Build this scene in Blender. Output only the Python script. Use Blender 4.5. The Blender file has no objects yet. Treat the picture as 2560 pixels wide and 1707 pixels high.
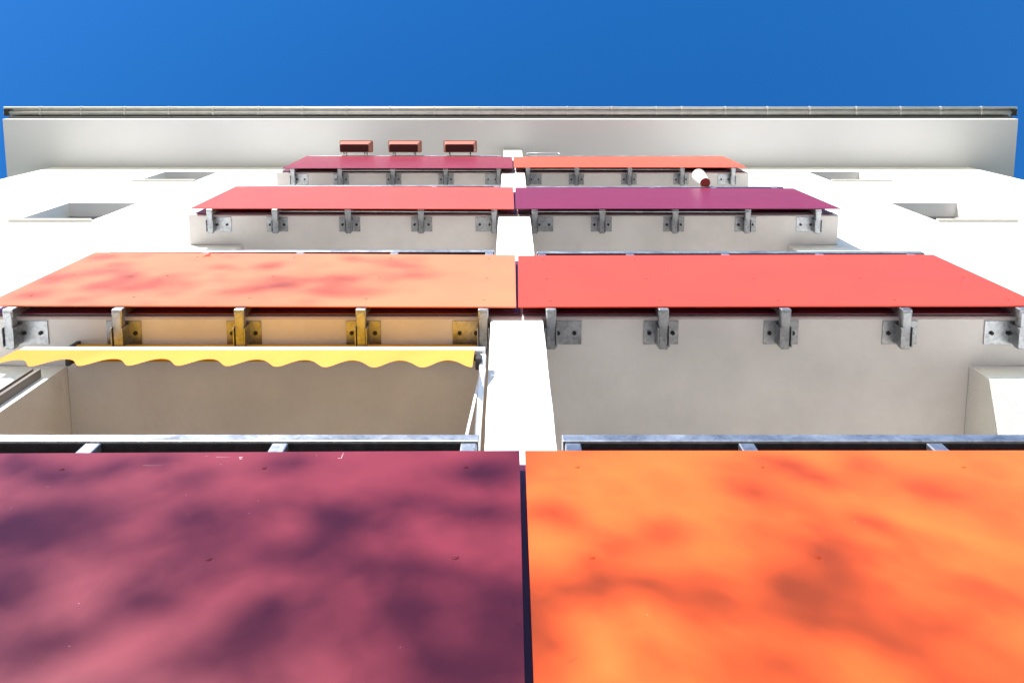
import bpy, bmesh, math, random
from mathutils import Vector, Matrix
random.seed(7)
S = bpy.context.scene
col = S.collection
HC = 1.6                                  # eye height above the ground
PITCH = math.radians(82.65)
F = 1967.0                                # focal length in pixels of a 2560 wide frame
CX, VVP = 1276.0, 150.0
SP, CP = math.sin(PITCH), math.cos(PITCH)
A = F / SP**2; CT = CP / SP
def P(u, v, Y):                           # survey of the facade: a point read on a vertical plane at distance Y
    w = v - VVP
    return Vector(((u - CX) * Y / (SP * w), Y, HC + Y * (A / w - CT)))
def ZV(v, Y): return HC + Y * (A / (v - VVP) - CT)
def XR(r, Y): return r * Y / SP

# ------------------------------------------------------------------ helpers
def tag(o, label=None, cat=None, group=None, kind=None):
    if label: o['label'] = label
    if cat: o['category'] = cat
    if group: o['group'] = group
    if kind: o['kind'] = kind
    return o
def empty(name, loc, label, cat, group=None):
    o = bpy.data.objects.new(name, None); col.objects.link(o); o.location = loc
    o.empty_display_size = .2
    return tag(o, label, cat, group)
class MB:
    def __init__(self): self.bm = bmesh.new()
    def box(self, x0, x1, y0, y1, z0, z1, bev=0.0, seg=1):
        b = bmesh.new()
        vs = [b.verts.new((x, y, z)) for x in (x0, x1) for y in (y0, y1) for z in (z0, z1)]
        for f in ((0,1,3,2),(4,6,7,5),(0,4,5,1),(2,3,7,6),(0,2,6,4),(1,5,7,3)):
            b.faces.new([vs[i] for i in f])
        if bev: bmesh.ops.bevel(b, geom=b.edges[:], offset=bev, segments=seg, affect='EDGES', profile=.5)
        self.join(b); return self
    def hexa(self, p, bev=0.0):            # 8 points: front bl br tr tl, back bl br tr tl
        b = bmesh.new(); vs = [b.verts.new(q) for q in p]
        for f in ((0,1,2,3),(5,4,7,6),(4,0,3,7),(1,5,6,2),(3,2,6,7),(4,5,1,0)):
            b.faces.new([vs[i] for i in f])
        if bev: bmesh.ops.bevel(b, geom=b.edges[:], offset=bev, segments=1, affect='EDGES')
        self.join(b); return self
    def quad(self, *p):
        self.bm.faces.new([self.bm.verts.new(q) for q in p]); return self
    def cyl(self, a, b_, r0, r1=None, n=16, caps=True):
        a = Vector(a); b_ = Vector(b_); r1 = r0 if r1 is None else r1
        d = (b_ - a).normalized(); t = Vector((0,0,1)) if abs(d.z) < .9 else Vector((1,0,0))
        s = d.cross(t).normalized(); q = s.cross(d)
        R = []
        for c, r in ((a, r0), (b_, r1)):
            R.append([self.bm.verts.new(c + (s*math.cos(k*2*math.pi/n) + q*math.sin(k*2*math.pi/n))*r) for k in range(n)])
        for k in range(n):
            f = self.bm.faces.new((R[0][k], R[0][(k+1)%n], R[1][(k+1)%n], R[1][k])); f.smooth = True
        if caps:
            self.bm.faces.new(R[0][::-1]); self.bm.faces.new(R[1])
        return self
    def bar(self, a, b_, w, h, up=(0,-1,0), bev=.0):   # rectangular bar between two points
        a = Vector(a); b_ = Vector(b_); d = (b_-a).normalized(); up = Vector(up)
        s = d.cross(up).normalized(); q = s.cross(d).normalized()
        p = []
        for c in (a, b_):
            p += [c - s*w/2 - q*h/2, c + s*w/2 - q*h/2, c + s*w/2 + q*h/2, c - s*w/2 + q*h/2]
        return self.hexa(p, bev)
    def join(self, b):
        m = bpy.data.meshes.new('t'); b.to_mesh(m); b.free(); self.bm.from_mesh(m); bpy.data.meshes.remove(m)
    def mesh(self, name, mats, off=(0,0,0), weld=False, keepn=False):
        if weld: bmesh.ops.remove_doubles(self.bm, verts=self.bm.verts[:], dist=1e-5)
        if not keepn: bmesh.ops.recalc_face_normals(self.bm, faces=self.bm.faces[:])
        bmesh.ops.translate(self.bm, verts=self.bm.verts[:], vec=-Vector(off))
        me = bpy.data.meshes.new(name); self.bm.to_mesh(me); self.bm.free()
        for m in (mats if isinstance(mats, (list, tuple)) else [mats]): me.materials.append(m)
        return me
    def build(self, name, mats, parent=None, off=(0,0,0), **k):
        return link(name, self.mesh(name, mats, off, **k), parent)
def link(name, me, parent=None, loc=(0,0,0)):
    o = bpy.data.objects.new(name, me); col.objects.link(o); o.parent = parent; o.location = loc
    return o

# ------------------------------------------------------------------ materials
def mat(name, base, rough=.6, metal=0.0, spec=.5, var=None, bump=None, extra=None):
    """var=(scale, amount, detail): value variation; bump=(scale, distance, detail)"""
    m = bpy.data.materials.new(name); m.use_nodes = True
    nt = m.node_tree; N = nt.nodes; L = nt.links; b = N['Principled BSDF']
    b.inputs['Base Color'].default_value = (*base, 1); b.inputs['Roughness'].default_value = rough
    b.inputs['Metallic'].default_value = metal; b.inputs['Specular IOR Level'].default_value = spec
    tc = N.new('ShaderNodeTexCoord')
    if var:
        n = N.new('ShaderNodeTexNoise'); n.inputs['Scale'].default_value = var[0]; n.inputs['Detail'].default_value = var[2]
        n.inputs['Roughness'].default_value = .6
        L.new(tc.outputs['Object'], n.inputs['Vector'])
        mr = N.new('ShaderNodeMapRange'); mr.inputs['From Min'].default_value = .3; mr.inputs['From Max'].default_value = .7
        mr.inputs['To Min'].default_value = 1 - var[1]; mr.inputs['To Max'].default_value = 1 + var[1]
        L.new(n.outputs['Fac'], mr.inputs['Value'])
        mx = N.new('ShaderNodeVectorMath'); mx.operation = 'SCALE'; mx.inputs[0].default_value = base
        L.new(mr.outputs['Result'], mx.inputs['Scale']); L.new(mx.outputs['Vector'], b.inputs['Base Color'])
        m['_c'] = 1
    if bump:
        n2 = N.new('ShaderNodeTexNoise'); n2.inputs['Scale'].default_value = bump[0]; n2.inputs['Detail'].default_value = bump[2]
        L.new(tc.outputs['Object'], n2.inputs['Vector'])
        bp = N.new('ShaderNodeBump'); bp.inputs['Distance'].default_value = bump[1]; bp.inputs['Strength'].default_value = 1
        L.new(n2.outputs['Fac'], bp.inputs['Height']); L.new(bp.outputs['Normal'], b.inputs['Normal'])
    return m
M = {}
M['plaster'] = mat('white_plaster', (.80,.785,.76), .9, spec=.2, var=(1.1,.02,4), bump=(160,.0012,3))
M['rough_plaster'] = mat('rough_white_plaster', (.74,.71,.67), .95, spec=.1, var=(3,.05,5), bump=(120,.006,4))
M['concrete'] = mat('painted_concrete', (.655,.625,.590), .85, spec=.2, var=(2.1,.085,8), bump=(14,.004,5))
M['roof_paint'] = mat('painted_eave_board', (.72,.712,.70), .75, spec=.25, var=(.8,.025,4), bump=(4,.002,4))
M['membrane'] = mat('roof_membrane', (.12,.12,.12), .9, var=(4,.1,4))
M['zinc'] = mat('weathered_zinc', (.62,.60,.56), .45, metal=.45, var=(9,.12,6), bump=(30,.0006,3))
M['frame'] = mat('window_frame_plastic', (.30,.29,.29), .4)
M['sill'] = mat('metal_window_sill', (.55,.53,.48), .5, metal=.4, var=(10,.08,3))
M['alu'] = mat('pale_powder_coated_metal', (.72,.73,.75), .35, metal=.25, var=(14,.04,3))
M['blackhole'] = mat('dark_steel_bolt', (.03,.03,.03), .5, metal=.6)
M['planter'] = mat('terracotta_plastic', (.38,.13,.075), .4, var=(12,.05,3))
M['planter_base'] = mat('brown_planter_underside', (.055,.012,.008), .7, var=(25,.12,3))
M['ceramic'] = mat('white_glazed_pot', (.8,.79,.77), .3, var=(12,.03,3))
M['red_base'] = mat('brick_red_pot_base', (.36,.05,.035), .5, var=(30,.1,3))
M['bark'] = mat('tree_bark', (.09,.065,.045), .9, var=(20,.3,6), bump=(30,.02,5))
M['rail_shade'] = mat('shaded_rail_underside', (.028,.028,.030), .85, spec=.2, var=(18,.45,6), bump=(60,.001,4))  # near-black colour carries the shade and dirt below the top rails
M['trim'] = mat('dark_plastic_cap', (.035,.033,.032), .5)
M['inner'] = mat('inner_maroon_laminate', (.12,.022,.045), .35, spec=.5, var=(6,.05,3))

def galv():
    m = mat('galvanised_steel', (.50,.52,.54), .38, metal=.9, bump=(70,.0006,3))
    nt = m.node_tree; N = nt.nodes; L = nt.links; b = N['Principled BSDF']
    tc = N.new('ShaderNodeTexCoord'); v = N.new('ShaderNodeTexVoronoi'); v.inputs['Scale'].default_value = 55
    L.new(tc.outputs['Object'], v.inputs['Vector'])
    n = N.new('ShaderNodeTexNoise'); n.inputs['Scale'].default_value = 7; n.inputs['Detail'].default_value = 6
    L.new(tc.outputs['Object'], n.inputs['Vector'])
    s = N.new('ShaderNodeSeparateColor'); L.new(v.outputs['Color'], s.inputs[0])
    mx = N.new('ShaderNodeMath'); mx.operation = 'MULTIPLY_ADD'; mx.inputs[1].default_value = .30
    L.new(s.outputs[0], mx.inputs[0]); L.new(n.outputs['Fac'], mx.inputs[2])
    cr = N.new('ShaderNodeValToRGB'); cr.color_ramp.elements[0].position = .3; cr.color_ramp.elements[1].position = .95
    cr.color_ramp.elements[0].color = (.22,.23,.24,1); cr.color_ramp.elements[1].color = (.50,.52,.54,1)
    L.new(mx.outputs[0], cr.inputs['Fac']); L.new(cr.outputs['Color'], b.inputs['Base Color'])
    mr = N.new('ShaderNodeMapRange'); mr.inputs['To Min'].default_value = .28; mr.inputs['To Max'].default_value = .55
    L.new(n.outputs['Fac'], mr.inputs['Value']); L.new(mr.outputs['Result'], b.inputs['Roughness'])
    return m
M['galv'] = galv()

def panel_mat(name, base, scr=.5):
    """laminate board: slight tone drift, pale dust specks, a few thin scratches"""
    m = mat(name, base, .34, spec=.27)
    nt = m.node_tree; N = nt.nodes; L = nt.links; b = N['Principled BSDF']
    tc = N.new('ShaderNodeTexCoord')
    n = N.new('ShaderNodeTexNoise'); n.inputs['Scale'].default_value = 2.2; n.inputs['Detail'].default_value = 5
    L.new(tc.outputs['Object'], n.inputs['Vector'])
    mr = N.new('ShaderNodeMapRange'); mr.inputs['From Min'].default_value = .3; mr.inputs['From Max'].default_value = .7
    mr.inputs['To Min'].default_value = .96; mr.inputs['To Max'].default_value = 1.04
    L.new(n.outputs['Fac'], mr.inputs['Value'])
    sc = N.new('ShaderNodeVectorMath'); sc.operation = 'SCALE'; sc.inputs[0].default_value = base
    L.new(mr.outputs['Result'], sc.inputs['Scale'])
    # dust specks
    v = N.new('ShaderNodeTexVoronoi'); v.inputs['Scale'].default_value = 16; L.new(tc.outputs['Object'], v.inputs['Vector'])
    lt = N.new('ShaderNodeMath'); lt.operation = 'LESS_THAN'; lt.inputs[1].default_value = .028
    L.new(v.outputs['Distance'], lt.inputs[0])
    s = N.new('ShaderNodeSeparateColor'); L.new(v.outputs['Color'], s.inputs[0])
    g = N.new('ShaderNodeMath'); g.operation = 'GREATER_THAN'; g.inputs[1].default_value = .72; L.new(s.outputs[0], g.inputs[0])
    mu = N.new('ShaderNodeMath'); mu.operation = 'MULTIPLY'; L.new(lt.outputs[0], mu.inputs[0]); L.new(g.outputs[0], mu.inputs[1])
    mu2 = N.new('ShaderNodeMath'); mu2.operation = 'MULTIPLY'; mu2.inputs[1].default_value = .35; L.new(mu.outputs[0], mu2.inputs[0])
    # slanting scratches
    mp = N.new('ShaderNodeMapping'); mp.inputs['Rotation'].default_value = (0, math.radians(38), 0); mp.inputs['Scale'].default_value = (9, 1, .35)
    L.new(tc.outputs['Object'], mp.inputs['Vector'])
    n3 = N.new('ShaderNodeTexNoise'); n3.inputs['Scale'].default_value = 3; n3.inputs['Detail'].default_value = 1.5
    L.new(mp.outputs['Vector'], n3.inputs['Vector'])
    ab = N.new('ShaderNodeMath'); ab.operation = 'COMPARE'; ab.inputs[1].default_value = .63; ab.inputs[2].default_value = .0035
    L.new(n3.outputs['Fac'], ab.inputs[0])
    n4 = N.new('ShaderNodeTexNoise'); n4.inputs['Scale'].default_value = 1.3; L.new(tc.outputs['Object'], n4.inputs['Vector'])
    g4 = N.new('ShaderNodeMath'); g4.operation = 'GREATER_THAN'; g4.inputs[1].default_value = .56; L.new(n4.outputs['Fac'], g4.inputs[0])
    ms = N.new('ShaderNodeMath'); ms.operation = 'MULTIPLY'; L.new(ab.outputs[0], ms.inputs[0]); L.new(g4.outputs[0], ms.inputs[1])
    ms2 = N.new('ShaderNodeMath'); ms2.operation = 'MULTIPLY'; ms2.inputs[1].default_value = .3*scr; L.new(ms.outputs[0], ms2.inputs[0])
    m1 = N.new('ShaderNodeMix'); m1.data_type = 'RGBA'; m1.inputs[7].default_value = (.75,.7,.66,1)
    L.new(mu2.outputs[0], m1.inputs[0]); L.new(sc.outputs['Vector'], m1.inputs[6])
    m2 = N.new('ShaderNodeMix'); m2.data_type = 'RGBA'; m2.inputs[7].default_value = (base[0]*.35, base[1]*.25, base[2]*.25, 1)
    L.new(ms2.outputs[0], m2.inputs[0]); L.new(m1.outputs[2], m2.inputs[6])
    L.new(m2.outputs[2], b.inputs['Base Color'])
    rr = N.new('ShaderNodeMapRange'); rr.inputs['To Min'].default_value = .27; rr.inputs['To Max'].default_value = .40
    L.new(n.outputs['Fac'], rr.inputs['Value']); L.new(rr.outputs['Result'], b.inputs['Roughness'])
    return m
PC = {
 'maroon':  panel_mat('laminate_maroon', (.175,.022,.034), 1),
 'orange':  panel_mat('laminate_orange', (.86,.112,.018), .3),
 'apricot': panel_mat('laminate_apricot', (.80,.180,.080), .3),
 'coral':   panel_mat('laminate_coral', (.70,.059,.028), .3),
 'salmon':  panel_mat('laminate_salmon', (.70,.080,.050), .3),
 'magenta': panel_mat('laminate_magenta', (.180,.020,.050), .3),
 'crimson': panel_mat('laminate_crimson', (.225,.026,.044), .3),
 'vermilion': panel_mat('laminate_vermilion', (.72,.084,.036), .3),
}
def fabric(name='yellow_awning_cloth', c=(.74,.37,.055)):
    m = mat(name, c, .85, spec=.1, var=(3,.04,4))
    nt = m.node_tree; N = nt.nodes; L = nt.links; b = N['Principled BSDF']; out = N['Material Output']
    tr = N.new('ShaderNodeBsdfTranslucent'); tr.inputs['Color'].default_value = (.9,.5,.04,1)
    mx = N.new('ShaderNodeMixShader'); mx.inputs[0].default_value = .14
    L.new(b.outputs[0], mx.inputs[1]); L.new(tr.outputs[0], mx.inputs[2]); L.new(mx.outputs[0], out.inputs['Surface'])
    return m
M['cloth'] = fabric(c=(.64,.31,.012)); M['valance'] = fabric('bright_valance_cloth', (.78,.30,.066))  # same fabric: cloth darkened to cut its bounce light, valance kept sunlit bright
def leafm():
    m = mat('spring_leaf', (.07,.11,.03), .6)
    nt = m.node_tree; N = nt.nodes; L = nt.links; b = N['Principled BSDF']; out = N['Material Output']
    tr = N.new('ShaderNodeBsdfTranslucent'); tr.inputs['Color'].default_value = (.08,.12,.02,1)
    mx = N.new('ShaderNodeMixShader'); mx.inputs[0].default_value = .3
    L.new(b.outputs[0], mx.inputs[1]); L.new(tr.outputs[0], mx.inputs[2]); L.new(mx.outputs[0], out.inputs['Surface'])
    return m
M['leaf'] = leafm()
M['post'] = mat('shade_toned_profile', (.17,.145,.125), .5)  # aluminium profile, the shade of its side face put into the colour
M['glass'] = mat('window_glass', (.03,.035,.04), .05, spec=.8)
def paving():
    m = mat('pale_paving', (.52,.48,.42), .9, spec=.2)
    nt = m.node_tree; N = nt.nodes; L = nt.links; b = N['Principled BSDF']
    tc = N.new('ShaderNodeTexCoord'); br = N.new('ShaderNodeTexBrick'); br.inputs['Scale'].default_value = 1
    br.inputs['Brick Width'].default_value = .6; br.inputs['Row Height'].default_value = .4; br.inputs['Mortar Size'].default_value = .008
    br.inputs['Color1'].default_value = (.36,.34,.315,1); br.inputs['Color2'].default_value = (.325,.31,.285,1); br.inputs['Mortar'].default_value = (.2,.18,.15,1)
    L.new(tc.outputs['Object'], br.inputs['Vector']); L.new(br.outputs['Color'], b.inputs['Base Color'])
    return m
M['paving'] = paving()
M['grass'] = mat('lawn_green', (.16,.17,.08), .95, spec=.1, var=(2,.2,6), bump=(60,.03,4))

# ------------------------------------------------------------------ sun, sky, camera
EL, AZ = math.radians(21.0), math.radians(25.0)       # sun above the horizon, and to the left of the facade's normal
SUN = Vector((-math.sin(AZ)*math.cos(EL), -math.cos(AZ)*math.cos(EL), math.sin(EL)))
ld = bpy.data.lights.new('sun', 'SUN'); ld.energy = 5.0; ld.angle = math.radians(.53); ld.color = (1, .955, .89)
lo = bpy.data.objects.new('sun', ld); col.objects.link(lo); lo.location = SUN*40
lo.rotation_euler = SUN.to_track_quat('Z', 'Y').to_euler()
w = bpy.data.worlds.new('World'); S.world = w; w.use_nodes = True
bg = w.node_tree.nodes['Background']; sk = w.node_tree.nodes.new('ShaderNodeTexSky')
sk.sky_type = 'NISHITA'; sk.sun_disc = False; sk.sun_elevation = EL
sk.sun_rotation = math.atan2(SUN.x, SUN.y)
sk.altitude = 100; sk.air_density = 1.0; sk.dust_density = .15; sk.ozone_density = 1.5
hs = w.node_tree.nodes.new('ShaderNodeHueSaturation'); hs.inputs['Saturation'].default_value = 1.42; hs.inputs['Hue'].default_value = .511; hs.inputs['Value'].default_value = 1.3
w.node_tree.links.new(sk.outputs[0], hs.inputs['Color']); w.node_tree.links.new(hs.outputs[0], bg.inputs[0]); bg.inputs[1].default_value = .12
S.view_settings.view_transform = 'Standard'; S.view_settings.look = 'None'; S.view_settings.gamma = 1
S.view_settings.exposure = 1.0
S.render.film_transparent = False
cd = bpy.data.cameras.new('camera'); cam = bpy.data.objects.new('camera', cd); col.objects.link(cam)
cam.location = (0, 0, HC); cam.rotation_euler = (math.radians(90) + PITCH, 0, 0)
cd.sensor_width = 36; cd.lens = F/2560*36; cd.clip_end = 2000; cd.clip_start = .05
cd.shift_x = (1280 - CX)/2560; cd.shift_y = -(853.5 - (VVP + F*CT))/2560
S.camera = cam
S.cycles.max_bounces = 10; S.cycles.diffuse_bounces = 6

# ------------------------------------------------------------------ ground
g = MB().quad((-300,-300,0),(300,-300,0),(300,300,0),(-300,300,0)).build('ground', M['grass']); tag(g, kind='structure')
g = MB().quad((-30,-22,.004),(30,-22,.004),(30,1.73,.004),(-30,1.73,.004)).build('pavement', M['paving']); tag(g, kind='structure')

# ------------------------------------------------------------------ planes of the facade (distance from the camera)
YP, YI, YS, YF, YB = 1.365, 1.428, 1.445, 1.730, 3.10   # front panel, inner panel, slab edge, wall, loggia back
XB = 7.448; XRF = 8.2
RL, RR = -2.53, 2.618                                  # loggia recess
ZSOF = 12.68 + HC                                      # eave soffit
ZS = {3: ZV(794, YS), 2: ZV(538.5, YS), 1: ZV(432, YS)}; ZS[4] = ZS[3] - 2.86      # undersides of the balcony slabs

bld = empty('apartment_building', (0, YF, 0), 'white plastered apartment block with stacked loggia balconies, deep eaves and small windows', 'building')
BO = (0, YF, 0)
def facade(x0, x1, z0, z1, holes, y, depth):           # wall sheet with real openings and reveals
    mb = MB(); bm = mb.bm
    xs = sorted({x0, x1, *[h[0] for h in holes], *[h[1] for h in holes]}); zs = sorted({z0, z1, *[h[2] for h in holes], *[h[3] for h in holes]})
    for i in range(len(xs)-1):
        for j in range(len(zs)-1):
            cx, cz = (xs[i]+xs[i+1])/2, (zs[j]+zs[j+1])/2
            if any(h[0] < cx < h[1] and h[2] < cz < h[3] for h in holes): continue
            mb.quad((xs[i],y,zs[j]),(xs[i+1],y,zs[j]),(xs[i+1],y,zs[j+1]),(xs[i],y,zs[j+1]))
    for a, b, c, d in holes:
        mb.quad((a,y,c),(a,y,d),(a,y+depth,d),(a,y+depth,c)); mb.quad((b,y,c),(b,y+depth,c),(b,y+depth,d),(b,y,d))
        mb.quad((a,y,d),(b,y,d),(b,y+depth,d),(a,y+depth,d)); mb.quad((a,y,c),(a,y+depth,c),(b,y+depth,c),(b,y,c))
    return mb
zt1, zb1 = ZV(429.2, YF), ZV(454, YF); zt2, zb2 = ZV(507.6, YF), ZV(553.5, YF)
lv = [(zb1, zt1), (zb2, zt2), (zb2-2.78, zt2-2.78), (zb2-5.56, zt2-5.56)]
WL = (XR(-3.088, YF), XR(-2.606, YF)); WR = (XR(2.652, YF), XR(3.12, YF))
for side, (xa, xb), (x0, x1), lab in ((0, WL, (-XB, RL), 'left'), (1, WR, (RR, XB), 'right')):
    holes = [(xa, xb, a, b) for a, b in lv]
    mb = facade(x0, x1, 0, ZSOF, holes, YF, .20)
    xo = x0 if side == 0 else x1
    mb.quad((xo,YF,0),(xo,YF,ZSOF),(xo,YF+11,ZSOF),(xo,YF+11,0))           # gable end
    mb.build('wall', M['plaster'], bld, BO, weld=True)
mb = MB()
mb.quad((RL,YF,0),(RL,YB,0),(RL,YB,ZSOF),(RL,YF,ZSOF)); mb.quad((RR,YF,0),(RR,YB,0),(RR,YB,ZSOF),(RR,YF,ZSOF))
mb.quad((RL,YB,0),(RR,YB,0),(RR,YB,ZSOF),(RL,YB,ZSOF))
mb.build('loggia_wall', M['rough_plaster'], bld, BO)
mb = MB().quad((-XB,YF+11,0),(XB,YF+11,0),(XB,YF+11,ZSOF),(-XB,YF+11,ZSOF)); mb.build('rear_wall', M['plaster'], bld, BO)
# balcony slabs
for k in (1,2,3,4):
    z = ZS[k]; xa, xb = XR(-2.075,YS), XR(2.115,YS)
    mb = MB(); bm = mb.bm
    outl = [(xa,YS),(xb,YS),(xb,YF-.002),(RR-.003,YF-.002),(RR-.003,YB-.002),(RL+.003,YB-.002),(RL+.003,YF-.002),(xa,YF-.002)]
    lo_ = [bm.verts.new((x,y,z)) for x, y in outl]; hi_ = [bm.verts.new((x,y,z+.18)) for x, y in outl]
    bm.faces.new(lo_); bm.faces.new(hi_)
    for q in range(8): bm.faces.new((lo_[q], lo_[(q+1)%8], hi_[(q+1)%8], hi_[q]))
    ed = [e for e in bm.edges if all(abs(v_.co.z-z) < 1e-6 and v_.co.y < YF for v_ in e.verts)]
    bmesh.ops.bevel(bm, geom=ed, offset=.008, segments=2, affect='EDGES')
    mb.build('balcony_slab', M['concrete'], bld, BO)
# partition between the two loggias: its nose leans back a little below each slab
def fin(pts):                                          # pts: height, left and right face
    mb = MB(); bm = mb.bm; n = len(pts); Y0 = 1.437
    fr = [[bm.verts.new((x, Y0, z)) for x in (a, b)] for z, a, b in pts]
    bk = [[bm.verts.new((x, YB-.003, z)) for x in (a, b)] for z, a, b in pts]
    for i in range(n-1):
        bm.faces.new((fr[i][0], fr[i][1], fr[i+1][1], fr[i+1][0]))
        bm.faces.new((fr[i][0], fr[i+1][0], bk[i+1][0], bk[i][0])); bm.faces.new((fr[i][1], bk[i][1], bk[i+1][1], fr[i+1][1]))
    bm.faces.new((fr[0][0], fr[0][1], bk[0][1], bk[0][0])); bm.faces.new((fr[-1][0], fr[-1][1], bk[-1][1], bk[-1][0]))
    ed = [e for e in bm.edges if e.verts[0].co.y < 2 and e.verts[1].co.y < 2 and abs(e.verts[0].co.x-e.verts[1].co.x) < .03]
    bmesh.ops.bevel(bm, geom=ed, offset=.006, segments=2, affect='EDGES')
    return mb.build('partition_wall', M['plaster'], bld, BO)
def taper(zt, h, nl, nr):
    out = [(zt, -.1115, .1825)]
    for k in range(1, 12):
        t = k/11; e = t**.72; j = .0012*math.sin(k*2.3)
        out.append((zt-h*t, -.1115 + nl*e + j, .1825 - nr*e - j))
    return out
zt = ZV(792, 1.437); z2 = ZV(541.4, 1.437); z1 = ZV(430.3, 1.437); z0 = ZSOF-.004
fin([(0, -.105, .175), (ZS[4]-.004, -.105, .175)])
fin(taper(zt, zt-ZS[4]-.18, .021, .014)); fin(taper(z2-.002, z2-ZS[3]-.18, .006, .007))
fin(taper(z1-.002, z1-ZS[2]-.18, .006, .007)); fin(taper(z0, z0-ZS[1]-.18, .004, .004))
# roof: eave slab, fascia lip, gutter
YE = .948
rf = MB().box(-XRF, XRF, YE, YF+11.6, ZSOF, ZSOF+.14, .006).build('roof', M['roof_paint'], bld, BO)
MB().box(-XRF-.0, XRF+.0, YE-.03, YF+11.6, ZSOF+.145, ZSOF+.30, .004).build('roof_edge', M['trim'], rf, BO)
GY, GZ, GR = .866, ZSOF+.235, .053
GX = 8.31
BY = .783
gm = MB(); bm = gm.bm; prof = []
for k in range(17):
    a = math.pi + math.pi*k/16
    prof.append((GY + GR*math.cos(a), GZ + .030 + GR*math.sin(a)))
prof = [(BY, GZ+.022)] + prof + [(GY+GR, GZ+.06)]
rows = [[bm.verts.new((x, y, z)) for y, z in prof] for x in (-GX, GX)]
for k in range(len(prof)-1):
    f = bm.faces.new((rows[0][k], rows[0][k+1], rows[1][k+1], rows[1][k])); f.smooth = True
for sgn, rw in ((-1, rows[0]), (1, rows[1])): bm.faces.new(rw)
gm.cyl((-GX, BY, GZ+.002), (GX, BY, GZ+.002), .021, n=16)
gut = gm.build('gutter', M['zinc'], bld, BO)
us = [52,159,272,387,502,620,734,848,962,1078,1192,1308,1424,1540,1656,1722,1836,1945,2055,2177,2292,2396,2502]
cm = None
for u in us:
    x = XR((u-CX)/(278-VVP), .80)
    if cm is None:
        mb = MB()
        for k in range(16):
            a0 = math.pi + math.pi*k/16; a1 = math.pi + math.pi*(k+1)/16
            for (r0, r1) in ((GR+.001, GR+.006),):
                q = [(GY+r*math.cos(a), GZ+.030+r*math.sin(a)) for a in (a0, a1) for r in (r0, r1)]
                mb.hexa([(-.013,*q[0]),(.013,*q[0]),(.013,*q[1]),(-.013,*q[1]),(-.013,*q[2]),(.013,*q[2]),(.013,*q[3]),(-.013,*q[3])])
        mb.box(-.011,.011,BY-.026,BY+.030,GZ-.022,GZ+.028,.003)
        cm = mb.mesh('gutter_clip', M['zinc'], BO)
    link('gutter_clip', cm, gut, (x, 0, 0))
MB().box(-GX+.01,-GX+.09,BY+.024,YE-.035,GZ-.028,GZ+.09).build('end_cap', M['trim'], gut, BO)
MB().box(GX-.09,GX-.01,BY+.024,YE-.035,GZ-.028,GZ+.09).build('end_cap', M['trim'], gut, BO)
# windows
for (xa, xb) in (WL, WR):
    for (a, b) in lv:
        y = YF + .165
        mb = MB()
        for q in ((xa-.001,xa+.055,a,b),(xb-.055,xb+.001,a,b),(xa+.055,xb-.055,a,a+.06),(xa+.055,xb-.055,b-.06,b),((xa+xb)/2-.03,(xa+xb)/2+.03,a+.06,b-.06)):
            mb.box(q[0], q[1], y, y+.03, q[2], q[3])
        wn = mb.build('window', M['frame'], bld, BO)
        MB().box(xa+.05, xb-.05, y+.014, y+.020, a+.05, b-.05).build('pane', M['glass'], wn, BO)
        zz = a - .002
        MB().hexa([(xa-.03,YF-.035,zz-.034),(xb+.03,YF-.035,zz-.034),(xb+.03,YF-.035,zz-.008),(xa-.03,YF-.035,zz-.008),
                   (xa-.03,YF-.001,zz-.028),(xb+.03,YF-.001,zz-.028),(xb+.03,YF-.001,zz),(xa-.03,YF-.001,zz)],.002).build('sill', M['sill'], wn, BO)

# ------------------------------------------------------------------ railings
def zrow(dz): return ZS[3] + dz
RAIL = {}
row4l = [P(0,1132.5,YP), P(1298.7,1125.5,YP)]
def ext(a, b, x): t = (x-a.x)/(b.x-a.x); return a.z + (b.z-a.z)*t
def corners(row, side):
    if row == 4:
        xo = XR(-2.16 if side == 'L' else 2.185, YP)
        if side == 'L':
            xi = P(1298.7,1125.5,YP).x; zi = P(1298.7,1125.5,YP).z; zo = ext(row4l[0], row4l[1], xo)
            return (xo, zo-1.2, xi, zi-1.2, xi, zi, xo, zo)
        xi = P(1312.5,1125.5,YP).x; zi = P(1312.5,1125.8,YP).z
        return (xi, zi-1.2, xo, zi-1.2, xo, zi+.002, xi, zi)
    T = {(3,'L'): ((1276-2.157*613,763),(1290.5,766.6),(1287.8,637.6),(237.5,630.6)),
         (3,'R'): ((1295.6,766.4),(1276+2.178*613.5,763.5),(2333.2,636.4),(1295,639.0)),
         (2,'L'): ((476.2,520.3),(1285.4,522.0),(1282.7,468.3),(589.3,465.8)),
         (2,'R'): ((1288.8,521.8),(2101.7,521.2),(1983.5,470.9),(1288,468.8)),
         (1,'L'): ((705.9,420.6),(1281.5,420.6),(1280,392.0),(767,390.2)),
         (1,'R'): ((1284.7,418.4),(1866.5,418.2),(1808.5,390.8),(1283.8,392.3))}[(row, side)]
    q = [P(u, v, YP) for u, v in T]
    return (q[0].x,q[0].z,q[1].x,q[1].z,q[2].x,q[2].z,q[3].x,q[3].z)
POST = {'L': [-.109,-.600,-1.088,-1.578,-2.015], 'R': [.163,.615,1.105,1.590,2.062]}
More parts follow.
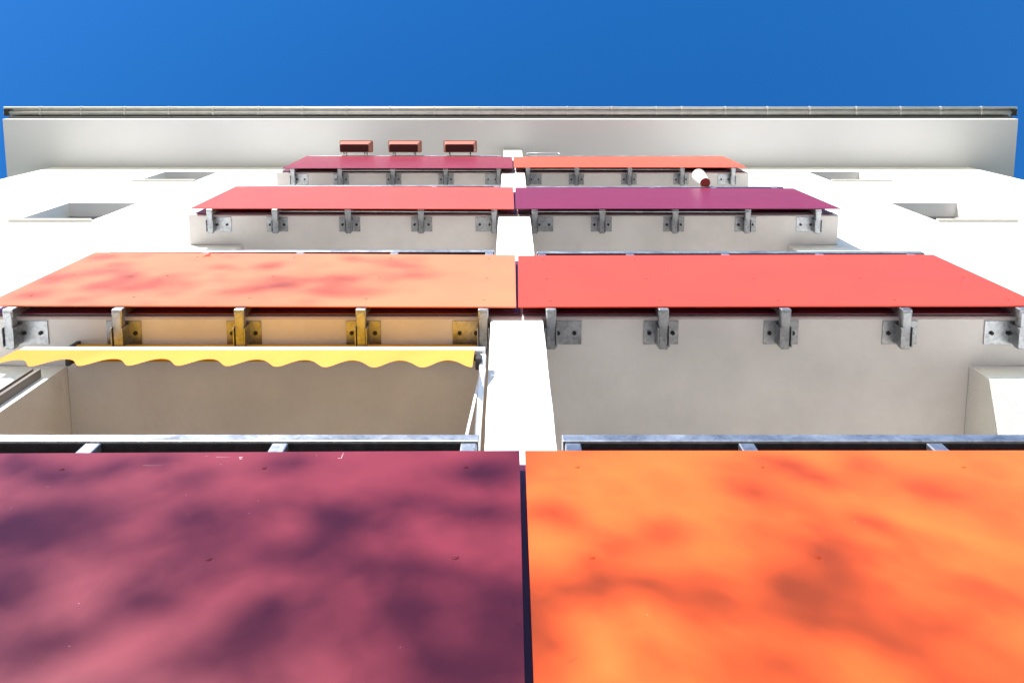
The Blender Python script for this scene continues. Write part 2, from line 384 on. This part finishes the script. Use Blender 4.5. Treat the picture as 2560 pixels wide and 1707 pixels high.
# bracket meshes, origin at the arm's front end below the slab (x centre, y = YP+.008, z = slab underside)
def bracket_mesh():
    mb = MB(); w = .025
    mb.box(-w, w, .0, .215, -.080, -.032, .004)                 # tube under the slab
    mb.box(-w-.009, -w-.002, .088, .198, -.092, -.006, .001); mb.box(w+.002, w+.009, .088, .198, -.092, -.006, .001)   # cheeks of the cleat
    mb.box(-w-.008, w+.008, .170, .196, -.031, -.008)
    mb.cyl((0,-.0006,-.060),(0,.002,-.060),.006,n=10)
    return mb.mesh('bracket', M['galv'])
def plate_mesh(c):                                                # c: centre of the plate sideways
    return MB().box(c-.098, c+.098, .074, .212, -.0075, -.0005, .001).mesh('base_plate', M['galv'])
def bolt_mesh():
    return MB().cyl((0,0,-.0150),(0,0,-.0072),.0125,n=6).cyl((0,0,-.0205),(0,0,-.0150),.007,n=10).mesh('bolt', M['blackhole'])
def post_mesh():
    return MB().box(-.026,.026,.0,.048,-.052,1.275,.005,2).mesh('post', M['galv'])
BM_, PM_, BO_ = bracket_mesh(), {c: plate_mesh(c) for c in (0, .078, -.078)}, bolt_mesh()
def screw_mesh(m):
    mb = MB(); mb.cyl((0,.0,0),(0,-.0022,0),.0088,.0068,n=16); mb.cyl((0,-.0022,0),(0,-.0034,0),.0048,.0040,n=10)
    return mb.mesh('screw', m)
def mirror_ok(side, i):
    c = 0
    if i == 0: c = -.078 if side == 'L' else .078
    if i == 4: c = .078 if side == 'L' else -.078
    return c
INFO = {(4,'L'):('maroon','dark maroon balcony railing, lowest on the left, nearest to the viewer and dappled by shade'),
        (4,'R'):('orange','bright orange balcony railing, lowest on the right, dappled with blurred tree shade'),
        (3,'L'):('apricot','apricot orange balcony railing above the yellow awning'),
        (3,'R'):('coral','plain coral red balcony railing directly above the orange one, right of the apricot one'),
        (2,'L'):('salmon','salmon pink balcony railing between the apricot one below and the crimson one above'),
        (2,'R'):('magenta','purple magenta balcony railing with the hanging white pot in front'),
        (1,'L'):('crimson','crimson balcony railing at the top left, carrying three brown flower boxes'),
        (1,'R'):('vermilion','orange red balcony railing at the top right under the eaves')}
M['scuff'] = mat('pale_scuff', (.62,.42,.42), .8); M['scratch'] = mat('dark_scratch', (.13,.018,.022), .7)
MARKS = [(598,1143,607,1143,.006,1),(599,1147,606,1146,.004,1),(790,1138,793,1138,.003,1),(845,1145,853,1145,.003,1),(853,1145,859,1131,.0022,1),(540,1142,575,1142,.0012,1),(512,1140,522,1140,.0012,1),
         (358,1163,406,1163,.0012,1),(115,1216,125,1216,.001,1),(88,1660,166,1572,.0022,2),(102,1658,160,1594,.0014,2),(207,1517,255,1462,.0012,2),(250,1466,318,1386,.0016,2),(35,1612,102,1538,.0010,2),(0,1392,30,1362,.0008,2),(560,1642,584,1612,.0010,2),
         (985,1480,972,1540,.0009,2),(196,1508,199,1507,.003,1),(465,1237,467,1237,.003,1),(1000,1617,1002,1617,.003,1),(172,1615,175,1613,.003,1)]
MARKS2 = [(2385,1335,2387,1335,.003,2),(1560,1600,1562,1600,.002,2),(1420,1655,1450,1640,.0008,2)]
for (row, side), (cname, lab) in INFO.items():
    c = corners(row, side); pm = PC[cname]
    xs = [XR(r, YP+.01) for r in POST[side]]
    zs = ZS[row]
    org = Vector(((xs[0]+xs[4])/2, YP+.03, zs-.08))
    rt = empty('balcony_railing', org, lab, 'railing', 'balcony railings with coloured panels')
    y0, y1 = YP, YP+.0075
    pb_ = MB().hexa([(c[0],y0,c[1]),(c[2],y0,c[3]),(c[4],y0,c[5]),(c[6],y0,c[7]),(c[0],y1,c[1]),(c[2],y1,c[3]),(c[4],y1,c[5]),(c[6],y1,c[7])], .0012)
    for (ua, va, ub, vb, wd, mi) in (MARKS if (row, side) == (4, 'L') else MARKS2 if (row, side) == (4, 'R') else ()):     # scuffs and scratches on the board
        a = P(ua, va, y0-.0004); b = P(ub, vb, y0-.0004); d = (b-a).normalized(); n_ = Vector((-d.z, 0, d.x))*wd/2
        f = pb_.bm.faces.new([pb_.bm.verts.new(q) for q in (a-n_, b-n_*.3, b+n_*.3, a+n_)]); f.material_index = mi
    pn = pb_.build('panel', [pm, M['scuff'], M['scratch']], rt, org)
    zb, ztp = min(c[1],c[3]), (c[5]+c[7])/2
    # screws through the board into the posts
    if row >= 3:
        sm = screw_mesh(pm)
        for x in xs:
            for dz in (.112, .60, 1.05):
                t = (x-c[6])/(c[4]-c[6]); zt_ = c[7] + (c[5]-c[7])*t
                link('screw', sm, pn, (x-org.x, y0-org.y, zt_-dz-org.z))
    # inner board
    gapc = XR(.0429, YI)
    xi = (XR(-2.06,YI), gapc-.006) if side == 'L' else (gapc+.006, XR(2.105,YI))
    MB().box(xi[0], xi[1], YI, YI+.008, zs+.025, ztp+.035, .001).build('inner_panel', M['inner'], rt, org)
    # top rail, one tube on the post heads
    zr = ztp + .078 if row != 4 else P(1100,1102.0,YP+.004).z
    xr = (XR(-2.10,YP), XR(-.0835,YP)) if side == 'L' else (XR(.1375,YP), XR(2.155,YP))
    MB().box(xr[0], xr[1], YP+.004, YP+.068, zr, zr+.052, .004, 2).build('top_rail', M['galv'], rt, org)
    MB().box(xr[0]+.004, xr[1]-.004, YP+.011, YP+.0675, zr-.0055, zr-.0008).build('rail_shade_strip', M['rail_shade'], rt, org)  # added strip: the rail underside's shade and dirt as a dark colour
    for i, x in enumerate(xs):
        h = zr - (zs-.052)
        MB().box(x-.029, x+.029, YP+.008, YP+.056, zs-.075, zr-.006, .005, 2).build('post', M['galv'], rt, org)
        b = link('bracket', BM_, rt, (x-org.x, YP+.057-.035-org.y+.035, zs-org.z)); b.location.y = YP+.0575-org.y-.035+.0
        cc = mirror_ok(side, i)
        link('base_plate', PM_[cc], b)
        for s in (-1, 1):
            xo = s*.066 if cc == 0 else cc + s*.046 + (.012 if cc > 0 else -.012)
            link('bolt', BO_, b, (xo, .145, 0))
    if row in (1, 2):                                              # thin round rod between the two boards
        MB().cyl((xs[0], YP+.030, c[3]-.006),(xs[3], YP+.030, c[1]-.006), .0055, n=8).build('lower_rod', M['galv'], rt, org)

# ------------------------------------------------------------------ awning in the lower left loggia
zbar = ZV(881, 1.345)
ao = Vector((-1.2, 1.6, ZS[3]-.1))
aw = empty('awning', ao, 'yellow retracted awning with scalloped edge under the apricot balcony', 'awning')
bx0, bx1 = P(49,878,1.345).x, P(1213,878,1.345).x
MB().box(bx0, bx1, 1.335, 1.362, zbar, zbar+.052, .004, 2).build('front_bar', M['alu'], aw, ao)
# cloth from the roller down to the bar
mb = MB(); bm = mb.bm; n = 60; rws = []
for j in range(7):
    t = j/6
    y = 1.352 + (1.615-1.352)*t; z = zbar+.045 + (ZS[3]-.085-zbar-.045)*t + .060*math.sin(math.pi*t)
    rws.append([bm.verts.new((bx0+.03+(bx1-.10-bx0-.03)*i/n, y + .003*math.sin(i*.7+j), z)) for i in range(n+1)])
for j in range(6):
    for i in range(n):
        f = bm.faces.new((rws[j][i], rws[j][i+1], rws[j+1][i+1], rws[j+1][i])); f.smooth = True
mb.build('cloth', M['cloth'], aw, ao)
# scalloped valance hanging from the bar
mb = MB(); bm = mb.bm
vx0, vx1 = bx0 - .0, P(1186,885,1.34).x
n = 260; per = .212; rows_ = []
for j in range(6):
    t = j/5; rw = []
    for i in range(n+1):
        x = vx0 + (vx1-vx0)*i/n
        ph = 2*math.pi*(x - P(942,912,1.335).x)/per
        h = .190 + .046*math.cos(ph) + .004*math.cos(ph*2) + .007*math.sin(x*2.1)
        y = 1.333 - .0035*t*math.sin(ph+.9) - .012*t - .006*t*math.sin(x*2.7)
        rw.append(bm.verts.new((x, y, zbar + .004 - h*t)))
    rows_.append(rw)
for j in range(5):
    for i in range(n):
        f = bm.faces.new((rows_[j][i], rows_[j][i+1], rows_[j+1][i+1], rows_[j+1][i])); f.smooth = True
va = mb.build('valance', M['valance'], aw, ao)
MB().cyl((-2.42,1.625,ZS[3]-.072),(-.185,1.625,ZS[3]-.072),.047,n=20).build('roller', M['cloth'], aw, ao)
for x in (-2.45, -.165): 
    MB().box(x-.012,x+.012,1.58,1.68,ZS[3]-.13,ZS[3]-.002,.003).build('roller_bracket', M['trim'], aw, ao)
zra = P(1100,1102.0,YP).z
for x, s in ((P(1208,890,1.36).x, 1),):
    arm = MB().bar((x,1.352,zbar-.015),(x-(.012 if s==1 else .11),1.60,zra+.30-.06),.028,.022,bev=.003).build('arm', M['alu'], aw, ao)
    if s == 1:
        MB().bar((-.1396,1.42,HC+3.367),(-.1830,1.515,HC+2.94),.011,.011).build('strut', M['alu'], arm)
        bpy.data.objects  # strut built in world space, shift below
        st = arm.children[0]; st.data.transform(Matrix.Translation(-ao))
    mb = MB(); mb.box(x-.022*s-.012,x-.022*s+.018,1.345,1.40,zbar-.075,zbar-.004,.003)
    mb.cyl((x-.05*s,1.356,zbar-.035),(x-.028*s,1.356,zbar-.035),.014,n=12)
    hg = mb.build('hinge', M['trim'], arm, ao)
# guide rail with chain beside the partition
MB().box(-.128,-.118,1.46,1.475,zra-.05,zbar+.10).build('guide_rail', M['alu'], aw, ao)
mb = MB(); mb.box(-2.624,-2.618,1.678,1.729,zra-.4,ZS[3]-.165); mb.box(-2.588,-2.577,1.680,1.729,zra-.4,ZS[3]-.165); mb.box(-2.6178,-2.5882,1.690,1.729,zra-.4,ZS[3]-.166)
mb.build('guide_rail', M['post'], aw, ao)

# ------------------------------------------------------------------ flower boxes on the top left railing
zpl = ZV(384, 1.335)
labs = ['brown plastic flower box hung outside the crimson railing, leftmost of three',
        'brown plastic flower box hung outside the crimson railing, middle one of three',
        'brown plastic flower box hung outside the crimson railing, rightmost and closest to the white partition']
pb = None
for (ua, ub), lb in zip(((843.8,927.8),(967.3,1051),(1107,1191)), labs):
    xa = P(ua, 370, 1.255).x; xb_ = P(ub, 370, 1.255).x; xc = (xa+xb_)/2; hw = .236
    fb = empty('flower_box', (xc, 1.25, zpl), lb, 'flower box', 'flower boxes on the top railing')
    ya, yb = -.082, .085
    if pb is None:
        mb = MB(); bm = mb.bm
        def ring(hw_, y0_, y1_, z, r=.022, n=4):
            vs = []
            for sx, sy in ((1,1),(-1,1),(-1,-1),(1,-1)):
                cx_ = sx*(hw_-r); cy_ = (y1_-r) if sy > 0 else (y0_+r)
                st = {(1,1):0,(-1,1):90,(-1,-1):180,(1,-1):270}[(sx,sy)]
                for k in range(n+1):
                    a = math.radians(st+90*k/n); vs.append(bm.verts.new((cx_+r*math.cos(a), cy_+r*math.sin(a), z)))
            return vs
        R = [ring(hw-.034,ya+.040,yb-.024,.004), ring(hw-.032,ya+.038,yb-.022,0.0), ring(hw-.028,ya+.033,yb-.018,.0),
             ring(hw-.003,ya+.004,yb-.003,.15), ring(hw+.006,ya-.004,yb+.004,.152), ring(hw+.006,ya-.004,yb+.004,.172), ring(hw-.008,ya+.010,yb-.010,.172), ring(hw-.010,ya+.012,yb-.012,.14)]
        for a, b in zip(R, R[1:]):
            for k in range(len(a)):
                f = bm.faces.new((a[k], a[(k+1)%len(a)], b[(k+1)%len(a)], b[k]))
        me1 = mb.mesh('box_shell', M['planter'])
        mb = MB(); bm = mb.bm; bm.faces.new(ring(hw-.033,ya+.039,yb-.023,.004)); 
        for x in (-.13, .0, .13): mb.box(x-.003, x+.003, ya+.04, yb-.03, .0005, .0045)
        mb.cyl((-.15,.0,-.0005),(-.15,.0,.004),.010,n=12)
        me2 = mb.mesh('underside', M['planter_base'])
        mb = MB(); bm = mb.bm; bm.faces.new(ring(hw-.011,ya+.013,yb-.013,.150)); me4 = mb.mesh('soil', M['bark'])
        mb = MB(); x = 0
        mb.box(x-.005,x+.005,yb-.03,.098,-.005,-.003); mb.box(x-.005,x+.005,.095,.098,-.003,.20); mb.box(x-.005,x+.005,.098,.19,.197,.20)
        me3 = mb.mesh('hanger', M['trim'])
        pb = True
    link('box_shell', me1, fb); link('underside', me2, fb); link('soil', me4, fb); link('hanger', me3, fb, (-.15,0,0)); link('hanger', me3, fb, (.15,0,0))
# ------------------------------------------------------------------ pot hung outside the magenta railing
b0 = P(1763, 457.5, 1.330); b1 = P(1747, 440.5, 1.300)
pt = empty('hanging_pot', b0, 'white tapered pot with brick red base hung outside the magenta railing', 'pot')
mb = MB().cyl(b0, b1, .056, .076, n=32, caps=False); mb.cyl(b1, b1+(b1-b0).normalized()*.012, .080, .080, n=32)
mb.build('body', M['ceramic'], pt, b0)
dn = (b0-b1).normalized()
MB().cyl(b0-dn*.001, b0+dn*.006, .0555, .051, n=32).cyl(b0+dn*.006, b0+dn*.009, .03, .03, n=20).build('base', M['red_base'], pt, b0)
top = b1 + (b1-b0).normalized()*.012
MB().cyl(top, (top.x, YP+.02, top.z+.06), .004, n=8).build('hook', M['alu'], pt, b0)
# ------------------------------------------------------------------ thin wire holder on the top right railing
zt_ = ZV(383.2, YP)
ho = Vector((.35, YP, zt_-.04))
mb = MB(); a = P(1316,386.5,YP-.02); b = P(1319,383.2,YP-.02); c_ = P(1395,382.2,YP-.02); d = P(1400,386.5,YP-.02)
for p, q in ((a,b),(b,c_),(c_,d)): mb.cyl(p, q, .006, n=8)
hl = mb.build('wire_holder', M['alu'], None, ho); hl.location = ho
tag(hl, 'thin white wire holder bent over the vermilion railing next to the partition', 'holder')

# ------------------------------------------------------------------ tree in the forecourt whose crown shades the lower balconies
def toward_sun(p, d): return Vector(p) + SUN*d
GRP = 'broadleaf trees shading the lower balconies from the forecourt'
T1 = (-12.6, -12.4, 0); T2 = (1.6, -13.4, 0)
tr = empty('street_tree', T1, 'tall broadleaf tree in the forecourt, outside the frame, dappling the maroon and apricot balconies', 'tree', GRP)
tr2 = empty('street_tree', T2, 'tall broadleaf tree in the forecourt, outside the frame, dappling only the bright orange balcony', 'tree', GRP)
streaks = []        # shade on the boards: two ends, spread, weight
def zs_(lst, k, u0, v0, dist=12.6):
    for x0, y0, x1, y1, sp, w_ in lst:
        streaks.append((P(u0+x0/k, v0+y0/k, YP), P(u0+x1/k, v0+y1/k, YP), sp, w_, dist))
zs_([(100,230,380,185,.035,1.1),(380,185,760,120,.035,.9),(0,440,200,405,.04,1.0),(200,510,520,455,.045,.9),(760,235,1000,175,.025,.7),(1200,170,1400,125,.03,1.3),
     (2080,185,2290,195,.05,1.5),(2110,375,2280,360,.045,1.2),(1490,350,1600,440,.055,1.6),(1250,585,1560,470,.045,1.1),(1830,610,1960,640,.05,1.3),(1790,820,1880,750,.05,1.4),
     (1140,835,1290,800,.05,1.2),(540,770,700,735,.045,.9),(2260,680,2340,1000,.07,1.6),(150,960,290,920,.05,1.1),(0,820,10,640,.055,1.2),(830,375,900,350,.03,.9),
     (1900,1010,1850,850,.05,1.0),(2000,1110,2320,1080,.07,1.6),(1000,880,1200,860,.05,.7),(700,640,980,610,.05,.5),(1350,790,1400,770,.04,.7),(1560,580,1750,640,.05,.7),
     (960,1100,1050,1000,.05,.5),(1700,300,2000,340,.06,.5),(40,130,160,180,.04,.9),(860,420,1000,400,.04,.4)], 1.809, 0, 1080)
zs_([(280,695,590,690,.045,1.5),(410,560,450,620,.03,.8),(470,500,560,535,.03,1.1),(640,485,770,435,.03,1.1),(1265,680,1330,760,.04,1.5),(1350,790,1400,890,.035,1.7),(1440,550,1510,480,.035,1.3),(1640,400,1790,465,.03,1.5),
     (1200,110,1500,240,.035,.9),(1080,235,1200,305,.035,.9),(1850,265,1990,290,.04,.8),(880,690,1010,700,.035,.6),(130,320,400,450,.04,.6),(850,820,1000,860,.04,.35),
     (1560,880,1860,970,.03,.8),(1180,1050,1300,1060,.05,.6),(1920,850,2000,860,.05,.6),(170,750,280,745,.04,.7),(1300,620,1260,720,.05,1.0),(1560,190,1660,110,.03,.7),(1480,640,1620,560,.04,.6),
     (2100,700,2300,760,.06,.5),(600,700,800,690,.05,.5),(1700,560,1800,530,.04,.5),(100,960,140,1000,.05,.4)], 1.809, 1260, 1080)
zs_([(830,255,970,250,.035,1.1),(490,425,570,412,.03,1.0),(780,172,890,172,.03,.8),(600,330,900,270,.04,.7),(1500,190,1590,190,.03,1.0),(1560,370,1900,330,.04,.9),(1820,195,1960,160,.05,.7),
     (100,410,400,350,.05,.6),(1000,290,1250,250,.05,.5),(640,130,780,110,.05,.6),(300,300,500,240,.05,.6)], 2.8, 0, 600, 15.5)
zs_([(0,1450,200,1450,.05,1.0),(400,1400,800,1370,.05,.8),(690,1190,800,1220,.03,.7),(1080,1270,1300,1270,.04,.5),(500,1470,720,1400,.05,.6),(300,1500,600,1520,.05,.5)], 3.675, 680, 320, 15.5)
streaks.append((P(1270, 860, 1.437), P(1300, 900, 1.437), .05, .55, 12)); streaks.append((P(1275, 960, 1.437), P(1340, 985, 1.437), .05, .5, 12)); streaks.append((P(1320, 1075, 1.437), P(1345, 1075, 1.437), .04, .4, 12))
streaks.append((P(60, 660, YF), P(20, 690, YF), .08, .5, 12))
rnd = random.Random(11)
for x0, x1, z0, z1, n_ in ((-3.0, 0, 1.55, 2.6, 13), (.1, 3.0, 1.55, 2.6, 17), (-3.0, -.7, 4.3, 5.4, 7)):      # wide loose sprays further out in the crown
    for _ in range(n_):
        a = Vector((rnd.uniform(x0, x1), YP, HC+rnd.uniform(z0, z1))); sg = 1 if x0 < 0 else -1
        streaks.append((a, a + Vector((.30, 0, .10*sg)), .085, rnd.uniform(.22,.42), 15.5))
SX = SUN.cross(Vector((0,0,1))).normalized(); SY = SX.cross(SUN).normalized()
class Crown:
    def __init__(self): self.mb = MB(); self.c = []
    def leaf(self, c, s):
        lb = self.mb.bm
        a = Vector((rnd.gauss(0,1), rnd.gauss(0,1), rnd.gauss(0,1))).normalized(); t = a.cross(Vector((rnd.gauss(0,1), rnd.gauss(0,1), rnd.gauss(0,1)))).normalized(); b = a.cross(t)
        lb.faces.new([lb.verts.new(c + q) for q in (-a*s, t*s*.5+b*s*.12, a*s, -t*s*.5+b*s*.12)])
CR = (Crown(), Crown())
for p, q, sp, w_, dist in streaks:
    D = dist + rnd.uniform(-1.2, 1.2); a = toward_sun(p, D); b = toward_sun(q, D); K = CR[1 if p.x > .25 else 0]
    K.c.append(((a+b)/2, (b-a)))
    area = ((p-q).length + 2.2*sp)*2.6*sp
    for _ in range(int(w_*area*2700)+3):
        K.leaf(a.lerp(b, rnd.random()) + SX*rnd.gauss(0,sp) + SY*rnd.gauss(0,sp*.8) + SUN*rnd.gauss(0,.25), rnd.uniform(.02,.036))
for _ in range(700):                                     # loose leaves through the crowns
    if rnd.random() < .75: u, v = rnd.uniform(-500, 2900), rnd.uniform(1110, 1950)
    else: u, v = rnd.uniform(-200, 950), rnd.uniform(632, 775)
    p = P(u, v, YP); CR[1 if p.x > .25 else 0].leaf(toward_sun(p, rnd.uniform(11, 15)), rnd.uniform(.025,.05))
for K, root, T, lean in ((CR[0], tr, Vector(T1), 1), (CR[1], tr2, Vector(T2), -1)):
    K.mb.build('crown', M['leaf'], root, T, keepn=True)
    pts = [T, T+Vector((.12*lean,0,2.2)), T+Vector((.30*lean,.1,4.4)), T+Vector((.7*lean,.2,6.4))]; rad = [.27,.21,.17,.10]
    mb = MB()
    for i in range(3): mb.cyl(pts[i], pts[i+1], rad[i], rad[i+1], n=14)
    mb.build('trunk', M['bark'], root, T)
    cl = sorted(K.c, key=lambda c: c[0].z)                 # limbs reach sideways into the crown, twigs follow the leaf sprays
    k = 7
    for i in range(k):
        grp = cl[i*len(cl)//k:(i+1)*len(cl)//k]
        m_ = sum((c for c, d in grp), Vector())/len(grp); st = pts[2].lerp(pts[3], i/(k-1))
        lm = MB(); f = st.lerp(m_, .5); lm.cyl(st, f, .034, .014, n=8)
        for c, d in grp:
            mid = f.lerp(c, .6) + SUN*rnd.uniform(-.3,.3); lm.cyl(f, mid, .006, .0045, n=6); lm.cyl(mid, c, .0045, .003, n=5)
            if d.length > .02: lm.cyl(c-d*.5, c+d*.5, .004, .002, n=4)
        lm.build('limb', M['bark'], root, T)
# ------------------------------------------------------------------ frayed cord end on the apricot railing
co = P(530, 631, YP-.004)
mb = MB(); a = P(530,630.5,YP+.006); b = P(521,637,YP-.006); c_ = P(507,642,YP-.006); d = P(526,641,YP-.007)
mb.cyl(a,b,.0045,n=6); mb.cyl(b,c_,.004,.0015,n=6); mb.cyl(b,d,.0035,.001,n=6)
cdn = mb.build('cord', mat('red_cord', (.65,.06,.02), .7), None, co); cdn.location = co
tag(cdn, 'short frayed red cord end hanging over the top edge of the apricot panel', 'cord')
